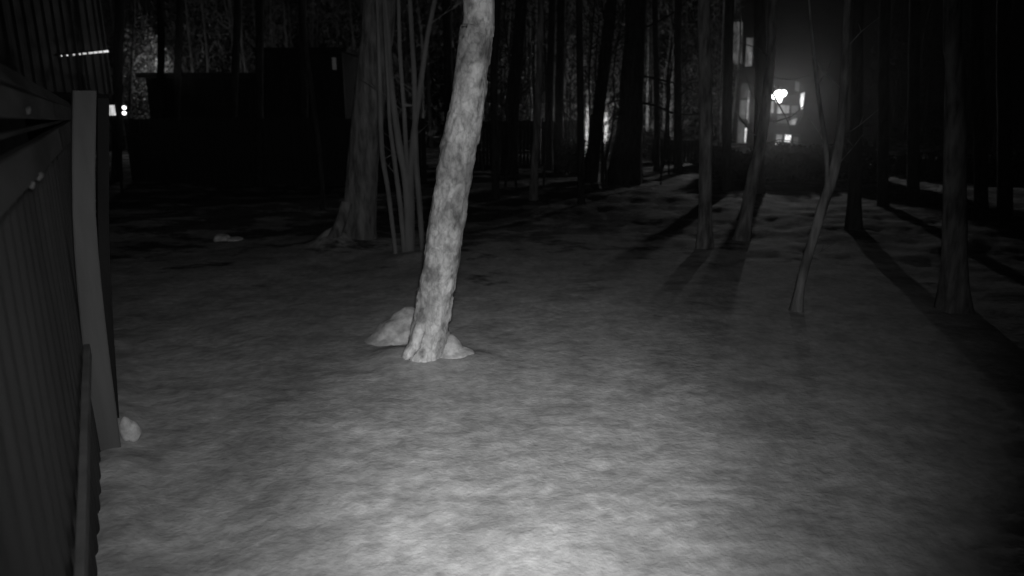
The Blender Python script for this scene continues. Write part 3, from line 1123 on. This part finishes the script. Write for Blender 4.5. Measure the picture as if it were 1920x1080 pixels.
tl = empty("twin_lights", (AT(233, 207, 22).x, 22, 0))
tag(tl, "two tiny stacked lights right of the tall dark wall", "lamp")
for py in (202, 212):
    bm = bmesh.new()
    bmesh.ops.create_icosphere(bm, subdivisions=2, radius=.06)
    me = bpy.data.meshes.new("bulb"); bm.to_mesh(me); bm.free()
    me.materials.append(M["small_bulb"])
    o = bpy.data.objects.new("bulb", me); COL.objects.link(o); o.parent = tl
    o.location = AT(233, py, 22) - tl.location
mb = MB(); c = AT(233, 200, 22.1)
mb.tube([Vector((c.x, 22.13, -.1)), Vector((c.x, 22.13, c.z + .1))], [.03, .03], 8); mb.build("pole", M["black_metal"], tl)
wl = empty("wall_lantern", AT(209, 205, 20))
tag(wl, "small square lantern glowing at the edge of the tall dark wall", "lantern")
M["lantern_glass"] = unused_sampling(mat("lantern_glass", emit_build(.8, 1.0, 6)))
c = AT(208, 206, 20)
mb = MB(); mb.box((c.x - .09, 19.93, c.z - .15), (c.x + .09, 20.05, c.z + .13)); mb.build("glass", M["lantern_glass"], wl)
mb = MB(); mb.box((c.x - .12, 19.90, c.z + .132), (c.x + .12, 20.08, c.z + .19)); mb.build("cap", M["black_metal"], wl)
mb = MB(); mb.tube([Vector((c.x, 20.0, -.1)), Vector((c.x, 20.0, c.z - .152))], [.04, .04], 8); mb.build("pole", M["black_metal"], wl)

# ------------------------------------------------------------------ shrubs and brush
def shrub(name, label, px, pybase, Y, w, h, n, seed, m="twig", cat="bush", leaf=.06):
    r = random.Random(seed)
    c = AT(px, pybase, Y)
    base = Vector((c.x, Y, ground_h(c.x, Y)))
    root = empty(name, base)
    tag(root, label, cat)
    mb = MB()
    for i in range(16):
        a = r.uniform(0, 6.28)
        q = Vector((math.cos(a) * w * .42 * r.random(), math.sin(a) * w * .42 * r.random(), h * r.uniform(.6, .95)))
        mb.tube([base + Vector((q.x * .1, q.y * .1, -.05)), base + Vector((q.x * .6, q.y * .6, q.z * .5)), base + q], [.02, .014, .005], 5)
    mb.build("stems", M["twig"], root)
    mb = MB()
    for i in range(n):
        while True:
            q = Vector((r.uniform(-1, 1), r.uniform(-1, 1), r.uniform(0, 1)))
            l = math.sqrt(q.x ** 2 + q.y ** 2 + q.z ** 2)
            if l < 1 + .18 * noise.noise(q * 3 + Vector((seed, 0, 0))) and r.random() < .25 + l:
                break
        p = base + Vector((q.x * w / 2, q.y * w / 2, q.z * h))
        d = Vector((r.gauss(0, 1), r.gauss(0, 1), r.gauss(0, 1))).normalized()
        e = d.cross(Vector((r.random(), r.random(), r.random() + .1))).normalized()
        s = leaf * r.uniform(.6, 1.5)
        mb.add([p, p + d * s + e * s * .5, p + d * 2 * s, p + d * s - e * s * .5], [(0, 1, 2, 3)])
    o = mb.build("foliage", M[m], root)
    return root


shrub("round_bush", "rounded dark bush below the six-pane window", 1462, 315, 31.0, 3.4, .92, 6500, 3, m="needles", leaf=.08)
shrub("bush", "low dark bush left of the rounded bush, under the arched window", 1388, 335, 25.5, 2.4, .85, 4500, 4, m="needles")
shrub("brush_pile", "low dark brush heap right of the thickest black trunk", 1214, 290, 36, 3.6, 1.45, 5200, 5, cat="brush heap")
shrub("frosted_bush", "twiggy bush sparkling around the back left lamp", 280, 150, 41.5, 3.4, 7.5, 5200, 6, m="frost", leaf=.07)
shrub("bush", "dark added bush filling the gap behind the thickest black trunk", 1160, 292, 34, 2.4, 1.2, 3000, 9)  # added to keep the distant lamp off the foreground snow
shrub("fence_bush", "dark bush in front of the board fence, left of the distant lamp", 1078, 292, 27, 1.6, 1.3, 1800, 7)


for i, (px, Y, w_, h_, lb) in enumerate([(1345, 30, 2.2, .85, "low hedge bush under the left corner of the lamp house"),
                                         (1478, 25.0, 2.5, .72, "low wide bush in front of the rounded bush"), (1722, 27, 3.2, .85, "low dark added brush left of the dim right edge trunk"),
                                         (1800, 26, 3.0, .80, "low dark added brush behind the dim right edge trunk"), (1885, 25, 3.2, .85, "low dark added brush in the far right corner of the wood"), (1540, 31, 2.6, .80, "low hedge bush just right of the rounded bush"),  # right-hand brush is added to cover a pale band of lit snow
                                         (1600, 24.5, 2.1, 1.3, "tall bush added for shade behind the dark trunk right of the forked tree")]):  # added as an occluder, to shade the snow towards the right
    shrub("hedge_bush", lb, px, 315, Y, w_, h_, 2600, 30 + i, m="needles", leaf=.08)


# the far wood: nobody could count its twigs
def wood(name, label, n, seed, m, px0, px1, y0, y1, ztop, ln=(.25, .8), wd=(.025, .06)):
    r = random.Random(seed)
    vs, fs = [], []
    k = 0
    while k < n:
        Y = r.uniform(y0, y1)
        px = r.uniform(px0, px1)
        x = (px - 960) / F * Y
        z = r.uniform(0, 1) ** .8 * ztop
        if noise.noise(Vector((x * .35, Y * .35, z * .22 + seed))) < r.uniform(-.55, .35):
            continue
        p = Vector((x, Y, z))
        d = Vector((r.gauss(0, .6), r.gauss(0, .6), r.gauss(0, 1))).normalized()
        e = d.cross(Vector((r.random() - .5, r.random() - .5, .1))).normalized()
        l, w = r.uniform(*ln), r.uniform(*wd)
        i = len(vs)
        vs += [p - e * w * .5, p + e * w * .5, p + d * l]
        fs.append((i, i + 1, i + 2))
        k += 1
    for q in range(int(n / 900)):
        Y = r.uniform(y0, y1)
        x = (r.uniform(px0, px1) - 960) / F * Y
        tv, tf = tube_geo([Vector((x, Y, -.2)), Vector((x + r.uniform(-.3, .3), Y, ztop * .5)), Vector((x + r.uniform(-.6, .6), Y, ztop))], [r.uniform(.06, .16), .07, .03], 6)
        i = len(vs)
        vs += tv
        fs += [tuple(a + i for a in f) for f in tf]
    return tag(mesh_obj(name, vs, fs, M[m], None, False), label, kind="stuff")


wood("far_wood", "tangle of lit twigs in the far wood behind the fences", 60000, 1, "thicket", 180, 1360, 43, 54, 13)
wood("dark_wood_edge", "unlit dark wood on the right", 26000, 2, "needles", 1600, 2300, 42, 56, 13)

# ------------------------------------------------------------------ air: thin haze added round everything for the lamp's glow
hz = MB()
hz.box((-125, -8, -1.6), (125, 114, 17.5))
haze = hz.build("haze", None)
hm = bpy.data.materials.new("haze_air")
hm.use_nodes = True
t = hm.node_tree
t.nodes.clear()
pv_ = t.nodes.new("ShaderNodeVolumePrincipled")
pv_.inputs["Color"].default_value = (.9, .9, .9, 1)
pv_.inputs["Density"].default_value = 0.0006
pv_.inputs["Anisotropy"].default_value = 0.94
ou = t.nodes.new("ShaderNodeOutputMaterial")
t.links.new(pv_.outputs[0], ou.inputs["Volume"])
haze.data.materials.append(hm)
tag(haze, "thin night haze through the yard and wood", kind="stuff")
